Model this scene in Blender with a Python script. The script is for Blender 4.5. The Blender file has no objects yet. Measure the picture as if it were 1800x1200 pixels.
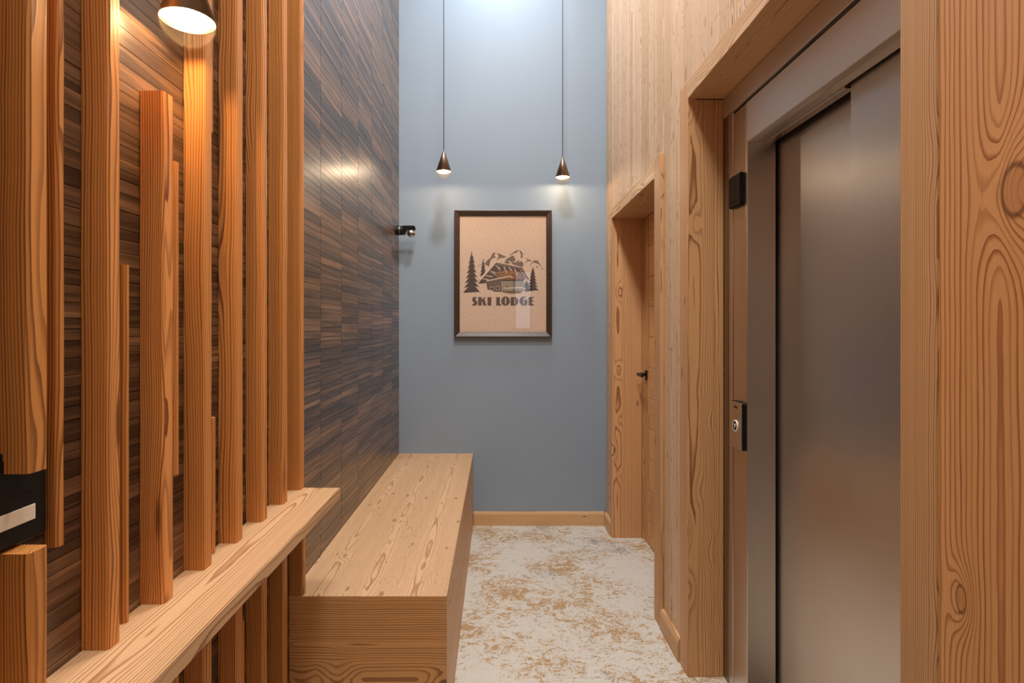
import bpy, bmesh, math, random
from mathutils import Vector, Matrix
from mathutils.geometry import tessellate_polygon
S = bpy.context.scene
COL = S.collection
rng = random.Random(7)

# ------------------------------------------------------------------ camera, world, lamps, exposure
EYE = 1.36                      # camera height; 1000 px of the 1800 px frame = 1 unit at 1 m
cam_d = bpy.data.cameras.new('camera')
cam_d.sensor_width = 36.0
cam_d.lens = 20.0
cam_d.shift_x = 27 / 1800
cam_d.shift_y = -26 / 1800
cam_d.clip_start = 0.05
cam = bpy.data.objects.new('camera', cam_d)
cam.location = (0, 0, EYE)
cam.rotation_euler = (math.pi / 2, 0, 0)
COL.objects.link(cam)
S.camera = cam

w = bpy.data.worlds.new('world')
S.world = w
w.use_nodes = True
w.node_tree.nodes['Background'].inputs[0].default_value = (0.75, 0.86, 1.0, 1)
w.node_tree.nodes['Background'].inputs[1].default_value = 1.6


def area_lamp(name, loc, target, sx, sy, power, col, spread=math.pi):
    d = bpy.data.lights.new(name, 'AREA')
    d.shape = 'RECTANGLE'
    d.size, d.size_y = sx, sy
    d.energy = power
    d.color = col
    d.spread = spread
    o = bpy.data.objects.new(name, d)
    o.location = loc
    o.rotation_euler = (Vector(target) - Vector(loc)).to_track_quat('-Z', 'Y').to_euler()
    COL.objects.link(o)
    return o


# two recessed ceiling lamps and two added fill lights (all out of frame, at the ceiling)
area_lamp('ceiling_lamp_and_fill', (0.03, 2.05, 4.27), (0.03, 2.05, 0), 0.30, 0.30, 44, (1.0, 0.985, 0.96))
area_lamp('ceiling_lamp_and_fill', (0.02, 3.40, 4.27), (0.02, 3.52, 0), 0.30, 0.14, 21, (0.86, 0.94, 1.0))
area_lamp('ceiling_lamp_and_fill', (0.03, 0.75, 4.27), (0.03, 0.75, 0), 0.50, 0.50, 44, (1.0, 0.985, 0.96))  # added fill that lifts the ambient light on the camera side
area_lamp('ceiling_lamp_and_fill', (0.03, -1.3, 4.27), (0.03, -1.3, 0), 0.80, 0.80, 12, (1.0, 0.97, 0.93))  # weak fill added behind the camera, no fixture known there

S.view_settings.view_transform = 'Standard'
S.view_settings.look = 'None'
S.view_settings.exposure = 0.33
S.view_settings.gamma = 1.0
S.view_settings.use_curve_mapping = False


# ------------------------------------------------------------------ node helpers
def lin(c):
    return tuple(((v / 255) / 12.92 if v / 255 <= 0.04045 else ((v / 255 + 0.055) / 1.055) ** 2.4) for v in c) + (1.0,)


class G:
    def __init__(self, name):
        self.m = bpy.data.materials.new(name)
        self.m.use_nodes = True
        self.t = self.m.node_tree
        self.b = self.t.nodes['Principled BSDF']
        self.out = self.t.nodes['Material Output']

    def n(self, typ, **kw):
        nd = self.t.nodes.new(typ)
        for k, v in kw.items():
            setattr(nd, k, v)
        return nd

    def put(self, sock, v):
        if v is None:
            return
        if isinstance(v, bpy.types.NodeSocket):
            self.t.links.new(v, sock)
        else:
            sock.default_value = v

    def m1(self, op, a, b=None, c=None, clamp=False):
        nd = self.n('ShaderNodeMath', operation=op, use_clamp=clamp)
        self.put(nd.inputs[0], a); self.put(nd.inputs[1], b); self.put(nd.inputs[2], c)
        return nd.outputs[0]

    def comb(self, x, y, z):
        nd = self.n('ShaderNodeCombineXYZ')
        self.put(nd.inputs[0], x); self.put(nd.inputs[1], y); self.put(nd.inputs[2], z)
        return nd.outputs[0]

    def sep(self, v):
        nd = self.n('ShaderNodeSeparateXYZ')
        self.put(nd.inputs[0], v)
        return nd.outputs

    def vmul(self, v, s):
        nd = self.n('ShaderNodeVectorMath', operation='MULTIPLY')
        self.put(nd.inputs[0], v); nd.inputs[1].default_value = s
        return nd.outputs[0]

    def noise(self, v, scale=1.0, detail=2.0, rough=0.5, dist=0.0):
        nd = self.n('ShaderNodeTexNoise')
        self.put(nd.inputs['Vector'], v)
        nd.inputs['Scale'].default_value = scale
        nd.inputs['Detail'].default_value = detail
        nd.inputs['Roughness'].default_value = rough
        nd.inputs['Distortion'].default_value = dist
        return nd.outputs

    def ss(self, v, a, b, c=0.0, d=1.0):
        nd = self.n('ShaderNodeMapRange', interpolation_type='SMOOTHSTEP')
        self.put(nd.inputs[0], v)
        for i, q in enumerate((a, b, c, d)):
            self.put(nd.inputs[i + 1], q)
        return nd.outputs[0]

    def mix(self, f, a, b, mode='MIX'):
        nd = self.n('ShaderNodeMix', data_type='RGBA', blend_type=mode)
        self.put(nd.inputs[0], f); self.put(nd.inputs[6], a); self.put(nd.inputs[7], b)
        return nd.outputs[2]

    def bump(self, h, strength, dist):
        nd = self.n('ShaderNodeBump')
        nd.inputs['Strength'].default_value = strength
        nd.inputs['Distance'].default_value = dist
        self.put(nd.inputs['Height'], h)
        self.put(self.b.inputs['Normal'], nd.outputs[0])

    def obj(self):
        return self.n('ShaderNodeTexCoord').outputs['Object']


def plain(name, rgb, rough=0.5, metal=0.0, spec=0.5, speck=0.0):
    g = G(name)
    c = lin(rgb)
    if speck:
        nz = g.noise(g.obj(), 60, 4)[0]
        c = g.mix(g.ss(nz, 0.3, 0.7), tuple(x * (1 - speck) for x in c[:3]) + (1,), c)
    g.put(g.b.inputs['Base Color'], c)
    g.b.inputs['Roughness'].default_value = rough
    g.b.inputs['Metallic'].default_value = metal
    g.b.inputs['Specular IOR Level'].default_value = spec
    return g.m


def wood(name, axis, light, dark, ring=0.0045, pa=0.08, pb=0.0, ra=0.08, rb=0.06, warp=0.012, wscale=(5, 5, 0.9),
         contrast=0.85, knot=0.02, kscale=(7, 7, 2.0), rough=0.48, tonevar=0.22, knots=(), kdark=0.8, bump=0.25, kr=(0.035, 0.10), fleck=0.0, l0=0.50):
    """Softwood: growth rings about a wandering pith, bent round knots, with fibre and board-to-board tone."""
    g = G(name)
    x, y, z = g.sep(g.obj())
    a, b, l = {'Z': (x, y, z), 'Y': (x, z, y), 'X': (y, z, x)}[axis]
    oc = g.n('ShaderNodeObjectInfo').outputs['Color']
    sc = g.n('ShaderNodeSeparateColor')
    g.put(sc.inputs[0], oc)
    r1, r2, r3 = sc.outputs
    A = g.m1('MULTIPLY_ADD', r1, 2 * ra, g.m1('ADD', a, pa - ra))
    B = g.m1('MULTIPLY_ADD', r2, 2 * rb, g.m1('ADD', b, pb - rb))
    L = g.m1('MULTIPLY_ADD', r3, 23.0, l)
    V = g.comb(g.m1('MULTIPLY_ADD', r1, 9.0, a), g.m1('MULTIPLY_ADD', r2, 9.0, b), L)
    nz = g.n('ShaderNodeSeparateColor')
    g.put(nz.inputs[0], g.noise(g.vmul(V, wscale), 1.0, 3.0, 0.45)[1])
    A = g.m1('MULTIPLY_ADD', g.m1('SUBTRACT', nz.outputs[0], 0.5), warp * 2, A)
    B = g.m1('MULTIPLY_ADD', g.m1('SUBTRACT', nz.outputs[1], 0.5), warp * 2, B)
    fine = g.noise(g.vmul(V, (45, 45, 5)), 1.0, 2.0)[0]
    R = g.m1('SQRT', g.m1('ADD', g.m1('MULTIPLY', A, A), g.m1('MULTIPLY', B, B)))
    R = g.m1('MULTIPLY_ADD', g.m1('SUBTRACT', fine, 0.5), ring * 0.7, R)
    kd = None
    if knot:
        vo = g.n('ShaderNodeTexVoronoi', feature='F1')
        g.put(vo.inputs['Vector'], g.vmul(V, kscale))
        vo.inputs['Scale'].default_value = 1.0
        kd = vo.outputs['Distance']
        R = g.m1('MULTIPLY_ADD', g.m1('POWER', g.ss(kd, 0.0, 0.55, 1.0, 0.0), 1.6), knot, R)
    kmask = g.ss(kd, kr[0], kr[1], 1.0, 0.0) if knot else None
    cores = []
    for (ka, kl, sa, sl, amp) in knots:       # single large knots at known spots of one board
        q = b if axis == 'Z' else a
        d1 = g.m1('DIVIDE', g.m1('SUBTRACT', q, ka), sa)
        d2 = g.m1('DIVIDE', g.m1('SUBTRACT', l, kl), sl)
        d = g.m1('SQRT', g.m1('ADD', g.m1('MULTIPLY', d1, d1), g.m1('MULTIPLY', d2, d2)))
        cores.append(d)
        R = g.m1('MULTIPLY_ADD', g.m1('POWER', 2.718, g.m1('MULTIPLY', g.m1('MULTIPLY', d, d), -1.0)), amp, R)
    t = g.m1('DIVIDE', R, ring)
    f = g.m1('FRACT', t)
    wn = g.n('ShaderNodeTexWhiteNoise', noise_dimensions='1D')
    g.put(wn.inputs['W'], g.m1('FLOOR', t))
    late = g.m1('MULTIPLY', g.ss(f, l0, 0.90), g.ss(f, 0.93, 1.0, 1.0, 0.0))
    fac = g.m1('MULTIPLY', late, g.m1('MULTIPLY_ADD', wn.outputs['Value'], 0.55 * contrast, 0.45 * contrast))
    col = g.mix(fac, lin(light), lin(dark))
    fib = g.noise(g.vmul(V, (420, 420, 7)), 1.0, 2.0)[0]
    big = g.noise(g.vmul(V, (9, 9, 0.7)), 1.0, 2.0)[0]
    tone = g.m1('MULTIPLY_ADD', r3, tonevar, 1.0 - tonevar * 0.5)
    tone = g.m1('MULTIPLY', tone, g.m1('MULTIPLY_ADD', fib, 0.26, 0.87))
    tone = g.m1('MULTIPLY', tone, g.m1('MULTIPLY_ADD', big, 0.30, 0.85))
    col = g.mix(1.0, col, g.comb(tone, tone, g.m1('POWER', tone, 1.5)), 'MULTIPLY')
    if fleck:                                  # small dark resin flecks along the grain
        fk = g.noise(g.vmul(V, (170, 170, 28)), 1.0, 1.0)[0]
        col = g.mix(g.ss(fk, 0.68, 0.73, 0.0, fleck), col, tuple(v * 0.40 for v in lin(dark)[:3]) + (1,))
    if kmask is not None:
        col = g.mix(g.m1('MULTIPLY', kmask, kdark), col, tuple(v * 0.55 for v in lin(dark)[:3]) + (1,))
    for d in cores:                            # the sound knot itself, with a dark rim
        col = g.mix(g.ss(d, 0.40, 0.44, 0.75, 0.0), col, tuple(0.55 * p + 0.45 * q for p, q in zip(lin(light)[:3], lin(dark)[:3])) + (1,))
        col = g.mix(g.m1('MULTIPLY', g.ss(d, 0.34, 0.42), g.ss(d, 0.43, 0.54, 0.8, 0.0)), col, tuple(v * 0.45 for v in lin(dark)[:3]) + (1,))
    g.put(g.b.inputs['Base Color'], col)
    g.put(g.b.inputs['Roughness'], g.m1('MULTIPLY_ADD', fac, 0.12, rough - 0.04))
    g.b.inputs['Specular IOR Level'].default_value = 0.35
    if bump:
        g.bump(g.m1('MULTIPLY_ADD', fib, 0.35, fac), bump, 0.0012)
    return g.m


# ------------------------------------------------------------------ mesh helpers
def box_bm(dx, dy, dz, bev=0.0, seg=1, at=(0, 0, 0), bm=None):
    b = bmesh.new()
    bmesh.ops.create_cube(b, size=1.0)
    bmesh.ops.scale(b, vec=(dx, dy, dz), verts=b.verts)
    if bev:
        bmesh.ops.bevel(b, geom=list(b.edges), offset=bev, segments=seg, affect='EDGES')
    bmesh.ops.translate(b, vec=at, verts=b.verts)
    if bm is None:
        return b
    me = bpy.data.meshes.new('tmp')
    b.to_mesh(me); b.free()
    bm.from_mesh(me)
    bpy.data.meshes.remove(me)
    return bm


def link(name, bm, mat, loc=(0, 0, 0), parent=None, smooth=False):
    me = bpy.data.meshes.new(name)
    bm.to_mesh(me)
    bm.free()
    if smooth:
        for p in me.polygons:
            p.use_smooth = True
    me.materials.append(mat)
    o = bpy.data.objects.new(name, me)
    COL.objects.link(o)
    L = Vector(loc)
    if parent is not None:
        o.parent = parent
        p = parent
        while p is not None:
            L = L - p.location
            p = p.parent
    o.location = L
    o.color = (rng.random(), rng.random(), rng.random(), 1)
    return o


def box(name, x0, x1, y0, y1, z0, z1, mat, parent=None, bev=0.0015, seg=1):
    return link(name, box_bm(x1 - x0, y1 - y0, z1 - z0, bev, seg), mat,
                ((x0 + x1) / 2, (y0 + y1) / 2, (z0 + z1) / 2), parent)


def empty(name, loc):
    o = bpy.data.objects.new(name, None)
    o.empty_display_size = 0.1
    o.location = loc
    COL.objects.link(o)
    return o


def tag(o, label, cat=None, group=None, kind=None):
    o['label'] = label
    if cat:
        o['category'] = cat
    if group:
        o['group'] = group
    if kind:
        o['kind'] = kind
    return o


def lathe(profile, seg=40, axis='Z'):
    b = bmesh.new()
    rings = []
    for (r, z) in profile:
        if r < 1e-6:
            rings.append([b.verts.new((0, 0, z))])
        else:
            rings.append([b.verts.new((r * math.cos(2 * math.pi * i / seg), r * math.sin(2 * math.pi * i / seg), z)) for i in range(seg)])
    for p, q in zip(rings, rings[1:]):
        for i in range(seg):
            j = (i + 1) % seg
            if len(p) == 1 and len(q) == 1:
                continue
            if len(p) == 1:
                b.faces.new((p[0], q[j], q[i]))
            elif len(q) == 1:
                b.faces.new((p[i], p[j], q[0]))
            else:
                b.faces.new((p[i], p[j], q[j], q[i]))
    bmesh.ops.recalc_face_normals(b, faces=b.faces)
    if axis == 'X':
        bmesh.ops.rotate(b, cent=(0, 0, 0), matrix=Matrix.Rotation(math.pi / 2, 3, 'Y'), verts=b.verts)
    if axis == 'Y':
        bmesh.ops.rotate(b, cent=(0, 0, 0), matrix=Matrix.Rotation(-math.pi / 2, 3, 'X'), verts=b.verts)
    return b


# ------------------------------------------------------------------ materials
PALE_L, PALE_D = (216, 188, 156), (176, 134, 96)
M_slat = wood('larch_slat', 'Z', (208, 142, 76), (106, 52, 16), ring=0.0046, pa=0.11, pb=0.055, ra=0.06, rb=0.03, warp=0.012,
              wscale=(5, 5, 1.6), knot=0.012, kscale=(12, 12, 1.8), tonevar=0.26, contrast=1.0, kr=(0.05, 0.12), l0=0.36)
M_clad = wood('pale_cladding', 'Z', (212, 179, 145), (160, 117, 82), ring=0.0070, pa=0.05, pb=0.0, ra=0.03, rb=0.07, warp=0.010,
              contrast=0.8, knot=0.010, kscale=(30, 30, 5.5), tonevar=0.16, rough=0.55, kr=(0.07, 0.15), kdark=0.85, fleck=1.0)
M_trimZ = wood('larch_upright', 'Z', (206, 158, 110), (132, 80, 42), ring=0.0046, pa=0.04, pb=0.095, ra=0.03, rb=0.03, warp=0.009,
               wscale=(4, 4, 0.8), knot=0.011, kscale=(13, 13, 4.2), tonevar=0.12, contrast=1.0, kr=(0.05, 0.12))
M_trimY = wood('larch_beam', 'Y', (212, 170, 124), (154, 104, 62), ring=0.0055, pa=0.02, pb=0.03, ra=0.03, rb=0.03, warp=0.014,
               knot=0.015, kscale=(8, 8, 2.0), tonevar=0.12, contrast=0.9)
M_trimX = wood('larch_base', 'X', (212, 172, 126), (164, 114, 70), ring=0.007, pa=0.03, pb=0.08, ra=0.02, rb=0.03, warp=0.010,
               knot=0.02, kscale=(12, 12, 5.0), tonevar=0.12)
M_shelf = wood('larch_shelf', 'Y', (208, 168, 126), (138, 86, 48), ring=0.0046, pa=0.0, pb=0.022, ra=0.010, rb=0.003, warp=0.010,
               wscale=(4, 4, 1.8), knot=0.010, kscale=(6, 6, 2.2), tonevar=0.06, contrast=0.95)
M_seat = wood('larch_seat', 'Y', (204, 166, 127), (140, 92, 54), ring=0.0042, pa=0.0, pb=0.030, ra=0.03, rb=0.004, warp=0.010,
              wscale=(5, 5, 2.0), knot=0.010, kscale=(13, 13, 6.0), tonevar=0.10, contrast=0.85, kr=(0.05, 0.15), kdark=0.6, fleck=0.5)
M_seatX = wood('larch_end', 'X', (206, 154, 98), (124, 74, 36), ring=0.007, pa=0.05, pb=0.02, ra=0.03, rb=0.05, warp=0.014,
               knot=0.022, kscale=(7, 7, 5.0), tonevar=0.14, contrast=0.95)
M_post = wood('larch_post_face', 'Z', (214, 154, 98), (150, 84, 38), ring=0.0105, pa=0.026, pb=-0.055, ra=0.003, rb=0.003, warp=0.010,
              wscale=(3, 3, 1.0), knot=0.0, tonevar=0.05, contrast=0.95, bump=0.35,
              knots=((0.035, 0.284, 0.050, 0.085, 0.075), (0.130, -0.346, 0.022, 0.05, 0.05)))
M_door = wood('door_board', 'Y', (216, 166, 112), (156, 98, 50), ring=0.006, pa=0.03, pb=0.02, ra=0.02, rb=0.05, warp=0.014,
              knot=0.02, kscale=(8, 8, 4), tonevar=0.18)

# dark horizontal strip veneer
g = G('dark_strip_veneer')
ox, oy, oz = g.sep(g.obj())
isl = g.n('ShaderNodeNewGeometry').outputs['Random Per Island']
band = g.noise(g.comb(ox, g.m1('MULTIPLY', oy, 2.2), g.m1('MULTIPLY_ADD', isl, 5.0, g.m1('MULTIPLY', oz, 70))), 1.0, 4.0, 0.6, 0.3)[0]
fib = g.noise(g.comb(ox, g.m1('MULTIPLY', oy, 9), g.m1('MULTIPLY', oz, 520)), 1.0, 3.0, 0.6)[0]
val = g.m1('ADD', g.m1('MULTIPLY', band, 0.72), g.m1('ADD', g.m1('MULTIPLY', fib, 0.28), g.m1('MULTIPLY_ADD', isl, 0.20, -0.10)))
col = g.mix(g.ss(val, 0.36, 0.64), lin((50, 36, 27)), lin((118, 89, 64)))
col = g.mix(g.ss(val, 0.60, 0.74), col, lin((156, 120, 86)))
g.put(g.b.inputs['Base Color'], col)
g.put(g.b.inputs['Roughness'], g.m1('MULTIPLY_ADD', fib, 0.16, 0.30))
g.b.inputs['Specular IOR Level'].default_value = 0.6
g.b.inputs['Coat Weight'].default_value = 0.4
g.b.inputs['Coat Roughness'].default_value = 0.26
g.b.inputs['Coat IOR'].default_value = 1.5
g.bump(val, 0.2, 0.001)
M_veneer = g.m

# blue grey plaster
g = G('blue_grey_paint')
nz = g.noise(g.obj(), 2.0, 4.0)[0]
g.put(g.b.inputs['Base Color'], g.mix(nz, lin((134, 149, 165)), lin((142, 157, 172))))
g.b.inputs['Roughness'].default_value = 0.55
g.bump(g.noise(g.obj(), 220, 2.0)[0], 0.06, 0.001)
M_blue = g.m
M_white = plain('warm_white_paint', (222, 214, 202), 0.7, speck=0.03)
M_joint = plain('veneer_joint', (112, 84, 60), 0.6)
M_dark = plain('dark_void', (26, 22, 19), 0.8)

# flecked cream and tan floor covering
g = G('cream_tan_floor')
p = g.obj()
region = g.noise(p, 3.3, 2.0, 0.5)[0]
fl2 = g.noise(g.vmul(p, (1.0, 1.25, 1.0)), 48.0, 4.0, 0.7, 1.6)[0]
fl = g.noise(g.vmul(p, (1.0, 1.3, 1.0)), 15.0, 10.0, 0.82, 1.0)[0]
grain = g.noise(p, 130.0, 3.0, 0.7, 1.5)[0]
s = g.m1('ADD', g.m1('MULTIPLY_ADD', region, 0.40, -0.20), g.m1('MULTIPLY_ADD', grain, 0.20, g.m1('ADD', fl, -0.10)))
s = g.m1('MULTIPLY_ADD', fl2, 0.62, g.m1('ADD', s, -0.31))
tan = g.ss(s, 0.528, 0.550)
gm = g.noise(g.vmul(p, (1, 1, 1)), 2.1, 1.0)[0]
tcol = g.mix(g.ss(gm, 0.57, 0.66), lin((170, 137, 94)), lin((150, 142, 132)))
cream = g.mix(g.noise(p, 40, 4)[0], lin((192, 186, 176)), lin((208, 202, 192)))
g.put(g.b.inputs['Base Color'], g.mix(tan, cream, tcol))
g.b.inputs['Roughness'].default_value = 0.75
g.bump(g.noise(p, 480, 2.0)[0], 0.2, 0.001)
M_floor = g.m


def steel(name, base, rough, aniso=0.4, streak='Z'):
    g = G(name)
    x, y, z = g.sep(g.obj())
    v = g.comb(g.m1('MULTIPLY', x, 400), g.m1('MULTIPLY', y, 400 if streak == 'Z' else 5), g.m1('MULTIPLY', z, 5 if streak == 'Z' else 400))
    nz = g.noise(v, 1.0, 3.0)[0]
    bl = g.noise(g.obj(), 4.0, 3.0)[0]
    c = lin(base)
    g.put(g.b.inputs['Base Color'], g.mix(nz, tuple(q * 0.9 for q in c[:3]) + (1,), c))
    g.b.inputs['Metallic'].default_value = 1.0
    g.put(g.b.inputs['Roughness'], g.m1('ADD', g.m1('MULTIPLY', nz, 0.08), g.m1('MULTIPLY_ADD', bl, 0.08, rough - 0.08)))
    g.b.inputs['Anisotropic'].default_value = aniso
    tg = g.n('ShaderNodeTangent', direction_type='RADIAL', axis='Z')
    g.put(g.b.inputs['Tangent'], tg.outputs[0])
    return g.m


M_steel = steel('brushed_steel', (214, 206, 198), 0.35)
M_steel2 = steel('brushed_steel_header', (228, 222, 216), 0.50, streak='Y')
M_steeld = steel('dark_bronzed_steel', (150, 134, 120), 0.40)
M_bronze = steel('bronze_lamp_metal', (150, 134, 120), 0.36, 0.0)
M_black = plain('black_plastic', (9, 9, 10), 0.5, spec=0.3)
M_blackm = plain('black_metal', (24, 22, 21), 0.32, 0.6)
M_cord = plain('black_cord', (30, 34, 38), 0.6)
M_frame = plain('dark_stained_frame', (70, 52, 42), 0.38, speck=0.35)
M_label = plain('cream_label', (226, 216, 200), 0.6)
M_chrome = plain('satin_chrome', (200, 195, 190), 0.18, 1.0)
M_ring = plain('white_button_ring', (235, 230, 222), 0.35)

g = G('linen_print')
x, y, z = g.sep(g.obj())
w1 = g.noise(g.comb(g.m1('MULTIPLY', x, 60), 0.0, g.m1('MULTIPLY', z, 700)), 1, 2)[0]
w2 = g.noise(g.comb(g.m1('MULTIPLY', x, 700), 0.0, g.m1('MULTIPLY', z, 60)), 1, 2)[0]
g.put(g.b.inputs['Base Color'], g.mix(g.ss(g.m1('MULTIPLY_ADD', w1, 0.5, g.m1('MULTIPLY', w2, 0.5)), 0.35, 0.65), lin((196, 164, 140)), lin((228, 200, 176))))
g.b.inputs['Roughness'].default_value = 0.8
M_linen = g.m


def clear_glass(name, tint=(1, 1, 1, 1), rough=0.02, boost=1.0):
    g = G(name)
    tr = g.n('ShaderNodeBsdfTransparent'); tr.inputs[0].default_value = tint
    gl = g.n('ShaderNodeBsdfGlossy'); gl.inputs['Roughness'].default_value = rough
    fr = g.n('ShaderNodeLayerWeight'); fr.inputs['Blend'].default_value = 0.5
    mx = g.n('ShaderNodeMixShader')
    g.put(mx.inputs[0], g.m1('MULTIPLY_ADD', g.m1('POWER', fr.outputs['Facing'], 4.0), 0.6 * boost, 0.04 * boost, clamp=True))
    g.put(mx.inputs[1], tr.outputs[0]); g.put(mx.inputs[2], gl.outputs[0])
    g.put(g.out.inputs['Surface'], mx.outputs[0])
    return g.m


M_glass = clear_glass('clear_glass')
M_globe = clear_glass('lamp_glass', (0.97, 0.92, 0.85, 1), 0.18, 0.35)

g = G('lamp_diffuser')
g.put(g.b.inputs['Base Color'], (0.5, 0.46, 0.40, 1))
g.put(g.b.inputs['Emission Color'], (1.0, 0.80, 0.56, 1))
g.b.inputs['Emission Strength'].default_value = 1.1
M_diff = g.m

# ------------------------------------------------------------------ room shell
XL, XR, YB, YF, ZC = -0.67, 0.752, 3.906, -2.2, 4.30
tag(box('floor', -0.9, 1.4, YF - 0.1, YB + 0.1, -0.06, 0.0, M_floor, bev=0), 'cream floor covering with tan flecks', kind='structure')
tag(box('ceiling', -0.9, 1.4, YF - 0.1, YB + 0.1, ZC, ZC + 0.1, M_white, bev=0), 'white ceiling high above the corridor', kind='structure')
tag(box('wall_back', -0.9, 1.4, YB, YB + 0.1, 0, ZC, M_blue, bev=0), 'tall blue-grey painted end wall', kind='structure')

# front wall (behind the camera) with one narrow glazed slot
bm = bmesh.new()
wx0, wx1, wz0, wz1 = 0.30, 0.62, 1.30, 2.35
for (a0, a1, c0, c1) in ((-0.9, wx0, 0, ZC), (wx1, 1.4, 0, ZC), (wx0, wx1, 0, wz0), (wx0, wx1, wz1, ZC)):
    box_bm(a1 - a0, 0.1, c1 - c0, at=((a0 + a1) / 2, YF - 0.05, (c0 + c1) / 2), bm=bm)
tag(link('wall_front', bm, M_white), 'white wall behind the viewpoint', kind='structure')
win = tag(box('window_1', wx0, wx1, YF - 0.06, YF - 0.05, wz0, wz1, M_glass, bev=0), 'narrow window behind the viewpoint', kind='structure')
for (a0, a1, c0, c1) in ((wx0, wx0 + 0.03, wz0, wz1), (wx1 - 0.03, wx1, wz0, wz1), (wx0 + .03, wx1 - .03, wz0, wz0 + 0.03), (wx0 + .03, wx1 - .03, wz1 - 0.03, wz1)):
    box('window_frame', a0, a1, YF - 0.045, YF + 0.01, c0, c1, M_frame, win)

# left wall: dark backing with strip veneer panels of 0.30 m
wl = tag(box('wall_left', XL - 0.2, XL - 0.008, YF, YB, 0, ZC, M_joint, bev=0), 'dark wall faced with brown horizontal strip veneer', kind='structure')
joints = [YB - 0.0005]
yj = 3.64
while yj > YF:
    joints.append(yj)
    yj -= 0.2945
joints.append(YF)
for y1, y0 in zip(joints, joints[1:]):
    bm = bmesh.new()
    z = 0.0
    while z < ZC - 0.002:
        h = min(rng.uniform(0.016, 0.034), ZC - z)
        d = rng.uniform(-0.0009, 0.0)
        a = (XL + d, y0 + 0.0012, z + 0.0005); b = (XL + d, y1 - 0.0012, z + h - 0.0006)
        xb = XL - 0.008
        vs = [bm.verts.new(q) for q in ((a[0], a[1], a[2]), (a[0], b[1], a[2]), (a[0], b[1], b[2]), (a[0], a[1], b[2]),
                                        (xb, a[1], a[2]), (xb, b[1], a[2]), (xb, b[1], b[2]), (xb, a[1], b[2]))]
        for f in ((0, 1, 2, 3), (4, 0, 3, 7), (1, 5, 6, 2), (3, 2, 6, 7), (4, 5, 1, 0)):
            bm.faces.new([vs[i] for i in f])
        z += h
    o = link('veneer_strips', bm, M_veneer, (0, 0, 0), wl)
    o['kind'] = 'stuff'

# right wall: backing in pieces round the two openings, planks as children
DY0, DY1, DZ = 2.662, 3.663, 2.056        # room door opening
EY0, EY1, EZ = 1.047, 2.21, 2.243         # elevator opening
bm = bmesh.new()
XB = XR + 0.022
for (y0, y1, z0, z1) in ((DY1 + .03, YB, 0, ZC), (EY1 + .09, DY0 - .03, 0, ZC), (DY0 - .03, DY1 + .03, DZ + .07, ZC), (EY0 - .09, EY1 + .09, EZ + .068, ZC), (YF, EY0 - .09, 0, ZC)):
    box_bm(0.06, y1 - y0, z1 - z0, at=(XB + 0.03, (y0 + y1) / 2, (z0 + z1) / 2), bm=bm)
box_bm(0.08, YB - YF, ZC, at=(1.36, (YB + YF) / 2, ZC / 2), bm=bm)  # unseen closing slab, added to keep sky light from leaking in
wr = tag(link('wall_right', bm, M_dark), 'wall clad in pale vertical timber planks', kind='structure')
edges = [3.904, 3.80, 3.692, 3.453, 3.246, 3.119, 2.967, 2.797, 2.680, 2.560, 2.441, 2.300, 2.141, 1.929, 1.779, 1.62, 1.47, 1.31, 1.16, 0.955]
for y1, y0 in zip(edges, edges[1:]):
    mid = (y0 + y1) / 2
    if DY0 - 0.05 < mid < DY1 + 0.029:
        z0 = DZ + 0.068
    elif EY0 - .09 < mid < EY1 + .09:
        z0 = EZ + 0.069
    else:
        z0 = 0.0
    if 2.56 <= mid <= 2.67:
        z0 = 2.142
    box('plank', XR, XR + 0.02, y0 + 0.0012, y1 - 0.0012, z0, ZC - 0.002, M_clad, wr, bev=0.0042)
ye = [0.60, 0.44, 0.29, 0.13, -0.03, -0.2, -0.36, -0.52, -0.68, -0.85, -1.05, -1.25, -1.45, -1.65, -1.9, -2.19]
for y1, y0 in zip(ye, ye[1:]):
    box('plank', XR, XR + 0.02, y0 + 0.0012, y1 - 0.0012, 0, ZC - 0.002, M_clad, wr, bev=0.0042)
box('plank', XR, XR + 0.02, 0.601, 0.954, EZ + 0.3, ZC - 0.002, M_clad, wr, bev=0.003)

# baseboards
def base_bm(length, axis):
    b = bmesh.new()
    prof = [(0, 0), (0.018, 0), (0.018, 0.078), (0.012, 0.093), (0, 0.093)]
    ends = []
    for s in (-length / 2, length / 2):
        ends.append([b.verts.new((s, -d, h) if axis == 'X' else (-d, s, h)) for d, h in prof])
    n = len(prof)
    for i in range(n):
        j = (i + 1) % n
        b.faces.new((ends[0][i], ends[0][j], ends[1][j], ends[1][i]))
    b.faces.new(ends[0][::-1]); b.faces.new(ends[1])
    bmesh.ops.recalc_face_normals(b, faces=b.faces)
    return b


tag(link('baseboard_back', base_bm(0.893, 'X'), M_trimX, (0.2885, YB, 0)), 'larch baseboard along the foot of the blue wall', kind='structure')
br = empty('baseboard_right', (XR, 3.2, 0)); tag(br, 'larch baseboards on the plank wall beside the door', kind='structure')
link('board', base_bm(YB - 0.02 - 3.692, 'Y'), M_trimY, (XR + 0.0, (YB - 0.02 + 3.692) / 2, 0), br)
link('board', base_bm(2.558 - 2.307, 'Y'), M_trimY, (XR, (2.558 + 2.307) / 2, 0), br)

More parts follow.
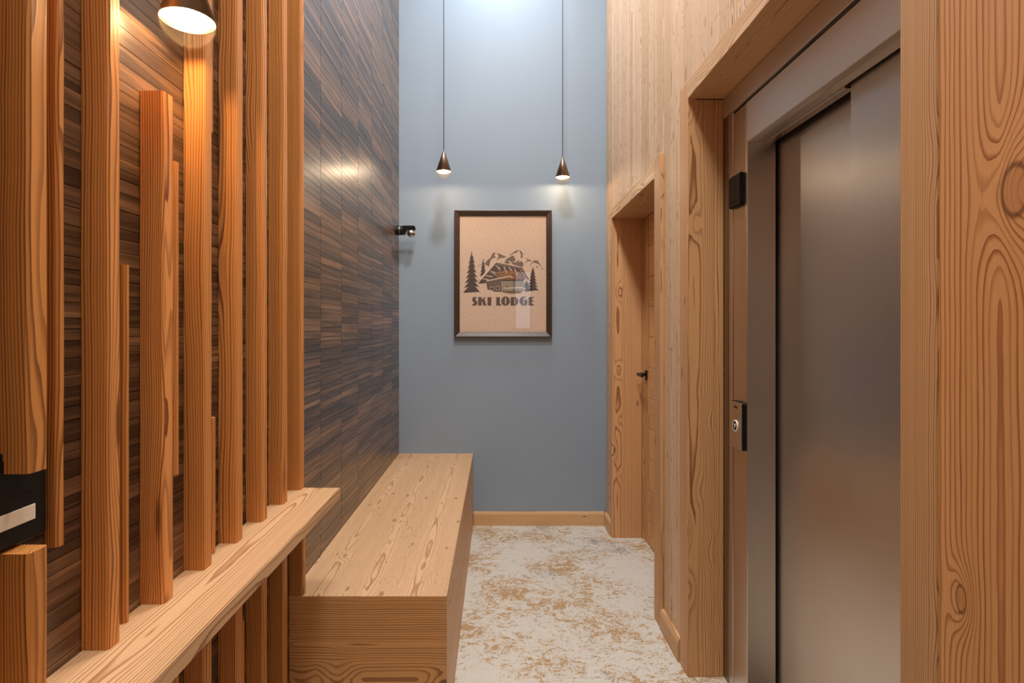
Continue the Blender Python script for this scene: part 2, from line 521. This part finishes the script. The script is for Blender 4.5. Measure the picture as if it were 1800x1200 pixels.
# timber surround of the elevator
XP = 0.741
t1 = empty('trim_1', (XP, EY1, 0)); tag(t1, 'heavy larch surround of the elevator opening', kind='structure')
box('edge_board', XP, XB, EY1, EY1 + 0.092, 0, EZ + 0.067, M_trimZ, t1, bev=0.002)
box('reveal_board', XP + 0.001, 0.846, EY1 - 0.0015, EY1 + 0.03, 0.0, EZ - 0.001, M_trimZ, t1, bev=0.0015)
box('reveal_board', 0.8465, 0.8815, EY1 - 0.001, EY1 + 0.03, 0.0, EZ - 0.001, M_trimZ, t1, bev=0.0015)
box('lintel', XP, 0.883, EY0 + 0.001, EY1 - 0.002, EZ, EZ + 0.067, M_trimY, t1, bev=0.002)
box('edge_board', XP, XB, EY0 - 0.092, EY0, 0, EZ + 0.30, M_trimZ, t1, bev=0.003)
box('face_board', XP, XB, 0.601, EY0 - 0.0925, 0, EZ + 0.30, M_post, t1, bev=0.002)
box('reveal_board', XB, 0.885, EY0 - 0.03, EY0, 0.0, EZ + 0.3, M_trimZ, t1, bev=0.0015)
bm = bmesh.new()
for (x0, x1, y0, y1, z0, z1) in ((0.89, 1.25, EY1 + 0.031, EY1 + 0.06, 0, EZ + 0.1), (0.89, 1.25, EY0 - 0.06, EY0 - 0.031, 0, EZ + .1), (1.12, 1.14, EY0 - .03, EY1 + .03, 0, EZ + .1), (0.89, 1.12, EY0 - .03, EY1 + .03, EZ + 0.02, EZ + 0.05)):
    box_bm(x1 - x0, y1 - y0, z1 - z0, at=((x0 + x1) / 2, (y0 + y1) / 2, (z0 + z1) / 2), bm=bm)
link('shaft_lining', bm, M_dark, (0, 0, 0), t1)

# casing of the room door
t2 = empty('trim_2', (0.738, DY1, 0)); tag(t2, 'larch casing round the recessed room door', kind='structure')
box('jamb_board', 0.740, 0.935, DY1, DY1 + 0.028, 0, DZ, M_trimZ, t2, bev=0.0015)
box('lintel', 0.740, 0.955, DY0 + 0.001, DY1 + 0.028, DZ, DZ + 0.066, M_trimY, t2, bev=0.0015)
box('casing_board', 0.737, XB, DY0 - 0.101, DY0, 0, 2.142, M_trimZ, t2, bev=0.002)
box('jamb_board', XB, 0.955, DY0 - 0.03, DY0, 0, DZ, M_trimZ, t2, bev=0.0015)
box('stop_strip', 0.936, 0.990, DY1 - 0.022, DY1 + 0.028, 0, DZ, M_trimZ, t2, bev=0.0015)
box('back_panel', 1.0, 1.02, DY0 - .05, DY1 + .05, 0, DZ + .07, M_dark, t2, bev=0)

# room door
d1 = empty('door_1', (0.946, DY1 - 0.03, 0)); tag(d1, 'larch plank door with black lever handle', kind='structure')
box('stile', 0.946, 0.986, DY1 - 0.122, DY1 - 0.024, 0.004, DZ - 0.003, M_trimZ, d1)
box('stile', 0.946, 0.986, DY0 + 0.001, DY0 + 0.10, 0.004, DZ - 0.003, M_trimZ, d1)
zz = 0.004
k = 0
zs = [0.004, 0.157, 0.347, 0.537, 0.727, 0.917, 1.105, 1.295, 1.484, 1.672, 1.86, DZ - 0.003]
for z0, z1 in zip(zs, zs[1:]):
    box('plank', 0.948, 0.984, DY0 + 0.101, DY1 - 0.123, z0 + 0.0008, z1 - 0.0008, M_door, d1, bev=0.003)
hp = box('rosette', 0.938, 0.946, 3.565, 3.613, 1.025, 1.085, M_blackm, d1, bev=0.002)
bm = lathe([(0, 0), (0.010, 0), (0.010, 0.048), (0, 0.048)], 20, 'X')
link('neck', bm, M_blackm, (0.892, 3.590, 1.06), hp)
box('lever', 0.884, 0.898, 3.468, 3.600, 1.050, 1.070, M_blackm, hp, bev=0.004, seg=2)

# ------------------------------------------------------------------ elevator
el = empty('elevator_entrance', (0.95, 1.6, 0))
tag(el, 'brushed steel elevator entrance with two sliding door panels between larch posts', 'elevator')
XE = 0.885
JY, NY = 2.005, 1.155
box('frame_channel', XE - 0.0032, 0.95, 2.166, EY1 - 0.002, 0, 2.163, M_steeld, el, bev=0.001)
box('frame_strip', XE - 0.001, 0.95, 2.129, 2.1655, 0, 2.163, M_steel, el, bev=0.002)
box('side_panel', XE, 0.95, 2.018, 2.124, 0, 2.152, M_steel, el, bev=0.001)
box('jamb', XE - 0.0015, 0.984, JY, 2.0165, 0, 2.152, M_steel, el, bev=0.0015)
box('jamb', XE, 0.984, NY - 0.02, NY, 0, 2.152, M_steel, el, bev=0.001)
box('side_panel', XE, 0.95, EY0 + 0.002, NY - 0.021, 0, 2.152, M_steel, el, bev=0.001)
hd = box('header', XE - 0.001, 0.944, NY - 0.02, 2.0165, 2.012, 2.153, M_steel2, el, bev=0.0015)
box('soffit_strip', 0.9445, 0.972, 1.545, JY - 0.001, 2.006, 2.03, M_steel, el, bev=0.001)
link('soffit_sensor', lathe([(0, -0.004), (0.007, -0.004), (0.009, 0), (0, 0)], 20), M_steeld, (0.958, 1.90, 2.006), el, True)
box('fascia', XE - 0.006, 0.90, EY0 + 0.002, EY1 - 0.003, 2.164, EZ - 0.001, M_steel2, el, bev=0.0015)
box('gap_strip', 0.905, 0.93, EY0 + 0.002, EY1 - 0.003, 2.154, 2.163, M_dark, el, bev=0)  # near-black strip, its colour stands in for the shade in the gap
box('door_panel', 0.994, 1.03, 1.47, JY + 0.03, 0.004, 2.06, M_steel, el, bev=0.002)
box('door_panel', 0.954, 0.990, NY - 0.03, 1.534, 0.004, 2.06, M_steel, el, bev=0.002)
box('sill', XE, 1.05, NY - 0.02, 2.0165, 0.0, 0.004, M_steeld, el, bev=0)

# floor indicator and call panel
fi = empty('floor_indicator', (XE - 0.001, 2.077, 1.86)); tag(fi, 'small black indicator box high on the steel elevator frame', 'indicator')
box('housing', 0.867, XE - 0.0012, 2.026, 2.128, 1.797, 1.913, M_black, fi, bev=0.004, seg=2)
box('display', 0.8660, 0.8672, 2.040, 2.114, 1.815, 1.895, M_black, fi, bev=0.0004)
cp = empty('call_panel', (XE - 0.001, 2.061, 1.0)); tag(cp, 'elevator call panel with one round down button and black sides', 'call panel')
box('housing', 0.868, XE - 0.0012, 2.011, 2.111, 0.920, 1.088, M_black, cp, bev=0.002)
face = box('face_plate', 0.8652, 0.8682, 2.012, 2.110, 0.921, 1.087, M_steel, cp, bev=0.0008)
bt = link('button', lathe([(0, 0), (0.0165, 0), (0.0165, 0.0024), (0, 0.003)], 32, 'X'), M_black, (0.8626, 2.060, 1.002), cp)
link('button_ring', lathe([(0.0165, 0), (0.0205, 0), (0.0205, 0.0034), (0.0165, 0.0034)], 32, 'X'), M_ring, (0.8619, 2.060, 1.002), bt)
bm = bmesh.new()
tri = [(-0.0095, 0.007), (0.0095, 0.007), (0, -0.010)]
f0 = [bm.verts.new((0, y, z)) for y, z in tri]
f1 = [bm.verts.new((0.0008, y, z)) for y, z in tri]
bm.faces.new(f0); bm.faces.new(f1[::-1])
for i in range(3):
    bm.faces.new((f0[i], f1[i], f1[(i + 1) % 3], f0[(i + 1) % 3]))
bmesh.ops.recalc_face_normals(bm, faces=bm.faces)
link('down_arrow', bm, M_ring, (0.8620, 2.060, 1.002), bt)
bm = bmesh.new()
for (y, h) in ((2.072, 1.0), (2.064, 0.8), (2.056, 1.0), (2.048, 0.9)):     # small engraved mark, unreadable in the photo
    box_bm(0.0006, 0.0045, 0.009 * h, at=(0.8650, y, 1.069), bm=bm)
link('engraved_mark', bm, M_black, (0, 0, 0), cp)

# ------------------------------------------------------------------ shelf, slats
sh = tag(box('wall_shelf', XL + 0.0005, -0.507, -0.6, 1.846, 0.8035, 0.8385, M_shelf, bev=0.0022, seg=2),
         'long pale larch ledge running along the slatted dark wall', 'shelf')


def rough_slat(name, x1, y0, y1, z0, z1, parent):
    """sawn slat: slightly uneven arrises, eased outer edges"""
    b = bmesh.new()
    c = 0.004
    n = max(2, int((z1 - z0) / 0.12))
    x0 = XL + 0.0004
    cx, cy, cz = (x0 + x1) / 2, (y0 + y1) / 2, (z0 + z1) / 2
    rings = []
    for i in range(n + 1):
        z = z0 + (z1 - z0) * i / n
        j = lambda: rng.uniform(-0.0006, 0.0006)
        pts = [(x0, y0), (x1 - c + j(), y0), (x1, y0 + c + j()), (x1, y1 - c + j()), (x1 - c + j(), y1), (x0, y1)]
        rings.append([b.verts.new((px - cx, py - cy, z - cz)) for px, py in pts])
    for p, q in zip(rings, rings[1:]):
        for i in range(6):
            k2 = (i + 1) % 6
            b.faces.new((p[i], p[k2], q[k2], q[i]))
    b.faces.new(rings[0][::-1]); b.faces.new(rings[-1])
    bmesh.ops.recalc_face_normals(b, faces=b.faces)
    return link(name, b, M_slat, (cx, cy, cz), parent)


sc_ = empty('slat_screen', (XL, 1.0, 0.84))
tag(sc_, 'screen of upright orange larch slats of uneven length above and below the ledge', 'slat screen')
ZT = 3.2
XF, TH = -0.625, 0.034
ST, SB = 0.8388, 0.8032
Y0S = [0.455, 0.607, 0.760, 0.9165, 1.068, 1.217, 1.369, 1.518, 1.668, 1.815]
for i, y in enumerate(Y0S):
    if i == 2:
        rough_slat('slat', XF, y, y + TH, 1.163, ZT, sc_)
        rough_slat('slat', XF, y, y + TH, ST, 1.056, sc_)
    elif i == 4:
        rough_slat('slat', XF, y, y + TH, ST, 1.803, sc_)
    else:
        rough_slat('slat', XF, y, y + (TH if i != 3 else 0.03), ST, ZT, sc_)
    if i < 9:
        rough_slat('slat', XF, y, y + TH, 0.0003, SB, sc_)
rough_slat('slat', XF, 1.8365, 1.866, 0.4915, SB, sc_)
for (x1, y0, y1, z0, z1) in ((-0.650, 0.842, 0.858, 1.033, ZT), (-0.652, 0.9975, 1.0125, ST, 1.469), (-0.650, 1.150, 1.167, 1.059, 1.695),
                             (-0.650, 1.292, 1.308, 1.804, ZT), (-0.650, 1.300, 1.319, ST, 1.151), (-0.650, 1.452, 1.470, 0.0003, 0.606), (-0.650, 1.150, 1.167, 0.0003, SB)):
    rough_slat('thin_slat', x1, y0, y1, z0, z1, sc_)

# black wall plate showing in the gap of the first slat
wp = empty('wall_plate', (XL, 0.72, 1.06)); tag(wp, 'flat black plate with a cream label strip behind the nearest slat', 'wall plate')
box('plate', XL + 0.0003, XL + 0.010, 0.600, 0.8335, 1.0615, 1.190, M_black, wp, bev=0.001)
box('flap', XL + 0.010, XL + 0.0115, 0.615, 0.811, 1.131, 1.180, M_black, wp, bev=0.0005)
box('label_strip', XL + 0.010, XL + 0.0112, 0.690, 0.813, 1.0865, 1.108, M_label, wp, bev=0.0003)

# ------------------------------------------------------------------ bench
bn = empty('bench', (-0.416, 2.87, 0)); tag(bn, 'long boxed larch bench against the dark wall', 'bench')
BX0, BX1, BY0, BY1, BZ = XL + 0.0006, -0.1615, 1.835, YB - 0.0008, 0.491
wdt = (BX1 - BX0) / 3
for k in range(3):
    b = seat_o = box('seat_board', BX0 + k * wdt, BX0 + (k + 1) * wdt, BY0, BY1, BZ - 0.026, BZ, M_seat, bn, bev=0.0004)
    for v in b.data.vertices:                       # mitred front and side edges
        if v.co.z < 0:
            if v.co.y < 0:
                v.co.y += 0.026
            if k == 2 and v.co.x > 0:
                v.co.x -= 0.026
hh = BZ / 3
for k in range(3):
    e = box('end_board', BX0, BX1, BY0 + 0.0001, BY0 + 0.026, k * hh, (k + 1) * hh - 0.0002, M_seatX, bn, bev=0.0004)
    f = box('front_board', BX1 - 0.026, BX1 - 0.0001, BY0 + 0.0262, BY1, k * hh, (k + 1) * hh - 0.0002, M_trimY, bn, bev=0.0004)
    if k == 2:
        for v in e.data.vertices:
            if v.co.z > 0 and v.co.y > 0:
                v.co.z -= 0.026
        for v in f.data.vertices:
            if v.co.z > 0 and v.co.x < 0:
                v.co.z -= 0.026

# ------------------------------------------------------------------ pendants
RIM = 0.0495
CONE_H = 0.122


def pendant(x, y, zr, label, power, col):
    t = empty('pendant_lamp', (x, y, ZC)); tag(t, label, 'pendant lamp')
    link('shade', lathe([(RIM - 0.0015, 0.0), (RIM, 0.0), (0.009, CONE_H), (0.006, CONE_H + 0.006), (0.0035, CONE_H + 0.006),
                         (0.0035, CONE_H), (0.008, CONE_H - 0.004), (RIM - 0.0015, 0.0)], 48), M_bronze, (x, y, zr), t, True)
    link('cord_grip', lathe([(0.0033, 0), (0.005, 0), (0.004, 0.010), (0.0024, 0.010)], 16), M_chrome, (x, y, zr + CONE_H + 0.006), t, True)
    link('cord', lathe([(0, 0), (0.0024, 0), (0.0024, ZC - zr - CONE_H - 0.006), (0, ZC - zr - CONE_H - 0.006)], 10), M_cord, (x, y, zr + CONE_H + 0.004), t, True)
    link('ceiling_rose', lathe([(0, 0), (0.035, 0), (0.04, 0.012), (0.04, 0.022), (0, 0.022)], 32), M_bronze, (x, y, ZC - 0.022), t, True)
    prof = [(RIM * 0.985 * math.cos(a), -RIM * 1.0 * math.sin(a)) for a in [i * math.pi / 2 / 12 for i in range(13)]]
    prof[-1] = (0, prof[-1][1])
    link('glass_globe', lathe(prof, 48), M_globe, (x, y, zr), t, True)
    link('diffuser', lathe([(0, 0.012), (0.040, 0.012), (0.0462, 0.006)], 40), M_diff, (x, y, zr), t, True)
    d = bpy.data.lights.new('pendant_light', 'POINT')
    d.energy = power
    d.color = col
    d.shadow_soft_size = 0.006
    lo = bpy.data.objects.new('pendant_light', d)
    lo.location = (0, 0, zr + 0.005 - ZC)
    lo.parent = t
    COL.objects.link(lo)
    return t


pendant((780 - 873) * 3.62e-3, 3.62, EYE + 0.272 * 3.62, 'left of the two bronze cone pendants hanging before the blue wall', 2.0, (1.0, 0.78, 0.55))
pendant((989 - 873) * 3.75e-3, 3.75, EYE + 0.262 * 3.75, 'right of the two bronze cone pendants hanging before the blue wall', 1.6, (1.0, 0.78, 0.55))
pendant((330 - 873) * 1.07e-3, 1.07, EYE + 0.537 * 1.07, 'large near cone pendant glowing in front of the larch slats', 2.6, (1.0, 0.64, 0.32))

# ------------------------------------------------------------------ small swivel fixture on the dark wall
fx = empty('wall_fixture', (XL, 3.78, 2.0)); tag(fx, 'small black swivel fixture sticking out of the dark wall by the corner', 'fixture')
FY, FZ = 3.78, 1.36 + 169 * 3.78e-3
link('base', lathe([(0, 0), (0.031, 0), (0.031, 0.040), (0.028, 0.046), (0, 0.046)], 28, 'X'), M_black, (XL + 0.0005, FY, FZ), fx)
link('collar', lathe([(0, 0), (0.032, 0), (0.032, 0.004), (0, 0.004)], 28, 'X'), M_chrome, (XL + 0.026, FY, FZ), fx)
bm = bmesh.new()
prof = [(0.046, -0.030), (0.062, -0.028), (0.070, -0.010), (0.078, 0.002), (0.128, 0.002), (0.132, 0.012), (0.130, 0.022), (0.122, 0.030), (0.046, 0.030)]
A_ = [bm.verts.new((px, -0.018, pz)) for px, pz in prof]
B_ = [bm.verts.new((px, 0.018, pz)) for px, pz in prof]
bm.faces.new(A_); bm.faces.new(B_[::-1])
for i in range(len(prof)):
    j = (i + 1) % len(prof)
    bm.faces.new((A_[i], B_[i], B_[j], A_[j]))
bmesh.ops.recalc_face_normals(bm, faces=bm.faces)
link('arm', bm, M_blackm, (XL, FY, FZ), fx)
ballp = [(0.026 * math.cos(a), 0.026 * math.sin(a)) for a in [-math.pi / 2 + i * math.pi / 14 for i in range(15)]]
ballp[0] = (0, -0.026); ballp[-1] = (0, 0.026)
hb = link('head', lathe(ballp, 24), M_chrome, (XL + 0.102, FY, FZ - 0.019), fx, True)
link('slot_band', lathe([(0.0245, -0.003), (0.0266, -0.003), (0.0266, 0.003), (0.0245, 0.003)], 24), M_black, (XL + 0.102, FY, FZ - 0.027), hb)

# ------------------------------------------------------------------ framed print
PX0, PX1, PZ0, PZ1 = -0.2885, 0.3755, 1.2865, 2.154
pf = empty('framed_print', ((PX0 + PX1) / 2, YB, PZ0)); tag(pf, 'dark framed ski lodge print on beige linen hung on the blue wall', 'picture')
prof = [(0, 0.0005), (0, 0.034), (0.005, 0.037), (0.009, 0.036), (0.033, 0.020), (0.036, 0.016), (0.036, 0.0005)]
cs = [(PX0, PZ0, 1, 1), (PX1, PZ0, -1, 1), (PX1, PZ1, -1, -1), (PX0, PZ1, 1, -1)]
for k in range(4):
    b = bmesh.new()
    rr = []
    for (cx, cz, sx, sz) in (cs[k], cs[(k + 1) % 4]):
        rr.append([b.verts.new((cx + sx * i, YB - d, cz + sz * i)) for i, d in prof])
    n = len(prof)
    for i in range(n):
        b.faces.new((rr[0][i], rr[0][(i + 1) % n], rr[1][(i + 1) % n], rr[1][i]))
    b.faces.new(rr[0][::-1]); b.faces.new(rr[1])
    bmesh.ops.recalc_face_normals(b, faces=b.faces)
    link('frame_rail', b, M_frame, (0, 0, 0), pf)
YP = YB - 0.008
pr = box('print', PX0 + 0.03, PX1 - 0.03, YP, YP + 0.004, PZ0 + 0.03, PZ1 - 0.03, M_linen, pf, bev=0)
box('glass', PX0 + 0.035, PX1 - 0.035, YB - 0.0155, YB - 0.0145, PZ0 + 0.035, PZ1 - 0.035, M_glass, pf, bev=0)

INK = {}
def ink(rgb):
    if rgb not in INK:
        INK[rgb] = plain('ink_%d' % len(INK), rgb, 0.8, speck=0.12)
    return INK[rgb]


def art(name, polys, rgb, layer, fr='A', parent=None):
    """flat printed shapes: outlines given on the picture's own artwork grid"""
    bm = bmesh.new()
    y = YP - 0.0002 - 0.0002 * layer
    ox, oz, sc = (810, 430, 10.433) if fr == 'A' else (820, 505, 13.846)
    for poly in polys:
        vs = []
        for (u, v) in poly:
            px, py = ox + u / sc, oz + v / sc
            vs.append(bm.verts.new(((px - 873) * YP / 1000, y, EYE + (574 - py) * YP / 1000)))
        for tri in tessellate_polygon([[v.co for v in vs]]):
            if len(set(tri)) == 3:
                try:
                    bm.faces.new([vs[i] for i in tri])
                except ValueError:
                    pass
    bmesh.ops.recalc_face_normals(bm, faces=bm.faces)
    for f in bm.faces:
        if f.normal.y > 0:
            f.normal_flip()
    return link(name, bm, ink(rgb), (0, 0, 0), parent or pf)


GREY, DKB, LT = (118, 94, 80), (68, 46, 40), (222, 196, 174)
art('mountains', [
    [(430, 360), (470, 300), (545, 235), (575, 175), (605, 135), (640, 165), (610, 195), (625, 225), (650, 205), (640, 235), (560, 260), (530, 340), (520, 400)],
    [(655, 165), (700, 158), (750, 185), (840, 222), (780, 240), (720, 245), (650, 295), (690, 230), (690, 190)],
    [(300, 410), (375, 350), (340, 390)],
    [(900, 190), (960, 140), (1030, 100), (1065, 95), (1020, 150), (960, 165), (905, 205)],
    [(800, 340), (830, 265), (900, 225), (960, 195), (990, 240), (1010, 300), (930, 310), (860, 290), (910, 350)],
    [(1065, 95), (1100, 110), (1170, 205), (1120, 170), (1140, 230), (1100, 250), (1100, 170)],
    [(910, 300), (1000, 325), (1040, 300), (1075, 260), (1060, 320), (1110, 300), (1140, 330), (1150, 370), (1130, 410), (1000, 375), (950, 360)],
    [(1190, 235), (1230, 265), (1270, 275), (1310, 320), (1250, 295), (1160, 350), (1220, 290)],
    [(1240, 405), (1310, 320), (1350, 285), (1410, 290), (1440, 340), (1500, 430), (1420, 350), (1330, 325)],
    [(1370, 375), (1400, 395), (1430, 415), (1390, 420)], [(1460, 430), (1520, 435), (1505, 455)]], GREY, 0)


def fir(cx, top, bot, hw, tiers):
    """jagged fir outline, simple polygon: every tier droops to a tip and steps back in under it"""
    L, R = [], []
    h = (bot - top) / (tiers + 0.6)
    for i in range(tiers):
        y = top + h * (i + 1.3)
        wv = hw * (0.18 + 0.82 * (i + 1) / tiers)
        L += [(cx - wv, y + h * 0.30), (cx - wv * 0.42, y + h * 0.05)]
        R += [(cx + wv * 0.95, y + h * 0.12), (cx + wv * 0.40, y - h * 0.08)]
    L[-1] = (cx - hw * 0.5, bot)
    R[-1] = (cx + hw * 0.5, bot - 12)
    return [(cx - 6, top), (cx - 8, top + h * 0.6)] + L + R[::-1] + [(cx + 8, top + h * 0.6), (cx + 6, top)]


art('fir_tree', [fir(410, 265, 715, 90, 6)], DKB, 1)
art('fir_tree', [fir(200, 130, 880, 160, 8)], DKB, 1)
art('fir_tree', [fir(1322, 405, 850, 112, 7)], DKB, 1)
art('bush', [[(1205, 655), (1225, 690), (1245, 710), (1250, 855), (1180, 860), (1160, 760), (1180, 700)]], (92, 78, 62), 1)
ch = art('chalet', [[(365, 650), (640, 330), (1130, 430), (1235, 625), (1160, 625), (1150, 660), (740, 660), (470, 700)]], (84, 62, 52), 2)
art('roof_band', [[(640, 322), (1140, 415), (1120, 455), (660, 370)]], (116, 92, 80), 3, parent=ch)
art('gable_wall', [[(655, 505), (820, 478), (1060, 478), (1190, 640), (740, 640), (655, 605)]], (146, 94, 52), 3, parent=ch)
art('right_roof', [[(1085, 470), (1130, 430), (1275, 630), (1230, 645)]], (128, 92, 68), 4, parent=ch)
art('lower_wall', [[(740, 660), (1150, 660), (1190, 810), (1140, 855), (740, 855)]], (150, 136, 114), 3, parent=ch)
art('dark_band', [[(740, 635), (1150, 635), (1150, 665), (740, 665)], [(965, 660), (978, 660), (978, 850), (965, 850)]], (66, 46, 34), 4, parent=ch)
art('balcony', [[(470, 675), (740, 640), (740, 752), (470, 752)]], (104, 82, 72), 4, parent=ch)
art('ground_floor', [[(480, 752), (740, 752), (740, 862), (620, 858), (560, 830), (490, 822)]], (80, 56, 46), 4, parent=ch)
art('plinth', [[(740, 845), (1050, 845), (1130, 858), (1090, 888), (900, 895), (770, 872)]], (112, 88, 62), 4, parent=ch)
art('snow_lines', [
    [(340, 625), (635, 305), (655, 322), (362, 655)], [(470, 655), (900, 568), (962, 600), (955, 614), (895, 588), (475, 674)],
    [(640, 308), (1140, 412), (1138, 424), (640, 322)], [(1085, 462), (1100, 470), (1215, 640), (1200, 645), (1180, 600)], [(1130, 430), (1148, 436), (1280, 632), (1262, 640)],
    [(780, 790), (1110, 772), (1190, 804), (1186, 820), (1100, 796), (785, 806)],
    [(630, 380), (645, 376), (730, 435), (715, 445)], [(660, 395), (725, 475), (712, 480)], [(780, 400), (795, 396), (850, 515), (832, 515)],
    [(870, 420), (888, 416), (945, 470), (930, 482)], [(980, 448), (996, 444), (1040, 550), (1026, 552)], [(530, 480), (545, 478), (650, 550), (640, 558)],
    [(545, 482), (640, 505), (645, 520), (560, 495)], [(455, 560), (580, 578), (576, 594), (452, 572)], [(410, 618), (520, 632), (500, 645), (405, 632)]], LT, 6, parent=ch)
for q in ([(525, 765), (610, 765), (610, 832), (525, 832)], [(635, 755), (716, 755), (716, 838), (635, 838)], [(820, 740), (880, 740), (880, 778), (820, 778)]):
    art('window_frame', [q], (168, 146, 122), 5, parent=ch)
for q in ([(542, 782), (595, 782), (595, 825), (542, 825)], [(652, 772), (700, 772), (700, 822), (652, 822)], [(832, 750), (868, 750), (868, 776), (832, 776)]):
    art('window_pane', [q], (62, 42, 34), 6, parent=ch)
for q in ([(660, 508), (722, 500), (722, 590), (660, 592)], [(738, 498), (812, 486), (812, 578), (738, 586)], [(920, 520), (976, 518), (976, 574), (920, 576)]):
    art('window_frame', [q], (176, 128, 80), 5, parent=ch)
for q in ([(668, 518), (686, 515), (686, 584), (668, 586)], [(696, 514), (714, 511), (714, 582), (696, 584)], [(748, 508), (766, 504), (766, 576), (748, 578)], [(782, 502), (800, 498), (800, 570), (782, 574)], [(932, 534), (964, 532), (964, 566), (932, 568)]):
    art('window_pane', [q], (78, 48, 30), 6, parent=ch)


def arc(cx, cy, rx, ry, a0, a1, n=14):
    return [(cx + rx * math.cos(math.radians(a0 + (a1 - a0) * i / n)), cy + ry * math.sin(math.radians(a0 + (a1 - a0) * i / n))) for i in range(n + 1)]


TXT = (88, 60, 52)
letters = {
    'S': [[(250, 234), (190, 234), (152, 248), (137, 280), (143, 318), (160, 345), (186, 374), (180, 400), (160, 416), (138, 410), (132, 442), (215, 442), (245, 425), (264, 395), (262, 360), (245, 330), (222, 300), (216, 275), (226, 256), (246, 266)]],
    'K': [[(285, 236), (372, 236), (372, 440), (280, 440)], [(374, 300), (425, 243), (475, 236), (470, 262), (448, 258), (400, 325), (374, 345)], [(395, 305), (436, 286), (486, 440), (412, 440), (386, 345)]],
    'I': [[(512, 236), (606, 236), (602, 440), (510, 440)]],
    'L': [[(725, 236), (815, 236), (812, 404), (852, 412), (846, 440), (722, 440)]],
    'O': [arc(952, 332, 106, 112, 90, 270) + arc(952, 332, 16, 84, 270, 90), arc(952, 332, 106, 112, -90, 90) + arc(952, 332, 16, 84, 90, -90)],
    'D': [[(1075, 236), (1140, 236), (1140, 440), (1070, 440)], [(1140, 236), (1172, 236), (1172, 256), (1160, 262), (1160, 412), (1172, 418), (1172, 440), (1140, 440)],
          arc(1172, 338, 90, 102, -90, 90) + [(1172, 418), (1184, 405), (1184, 270), (1172, 256)]],
    'G': [arc(1395, 332, 106, 112, 90, 270) + [(1395, 246), (1384, 260), (1384, 405), (1395, 420)], [(1395, 220), (1440, 228), (1445, 258), (1420, 248), (1395, 246)],
          [(1405, 305), (1480, 292), (1480, 405), (1462, 430), (1430, 442), (1395, 444), (1395, 420), (1405, 405)]],
    'E': [[(1510, 236), (1588, 236), (1588, 440), (1506, 440)], [(1588, 236), (1640, 232), (1636, 262), (1588, 256)], [(1588, 318), (1638, 312), (1638, 340), (1588, 338)], [(1588, 412), (1642, 404), (1642, 434), (1588, 440)]],
}
for kx in 'SKILODGE':
    art('letter', letters[kx], TXT, 2, 'B')
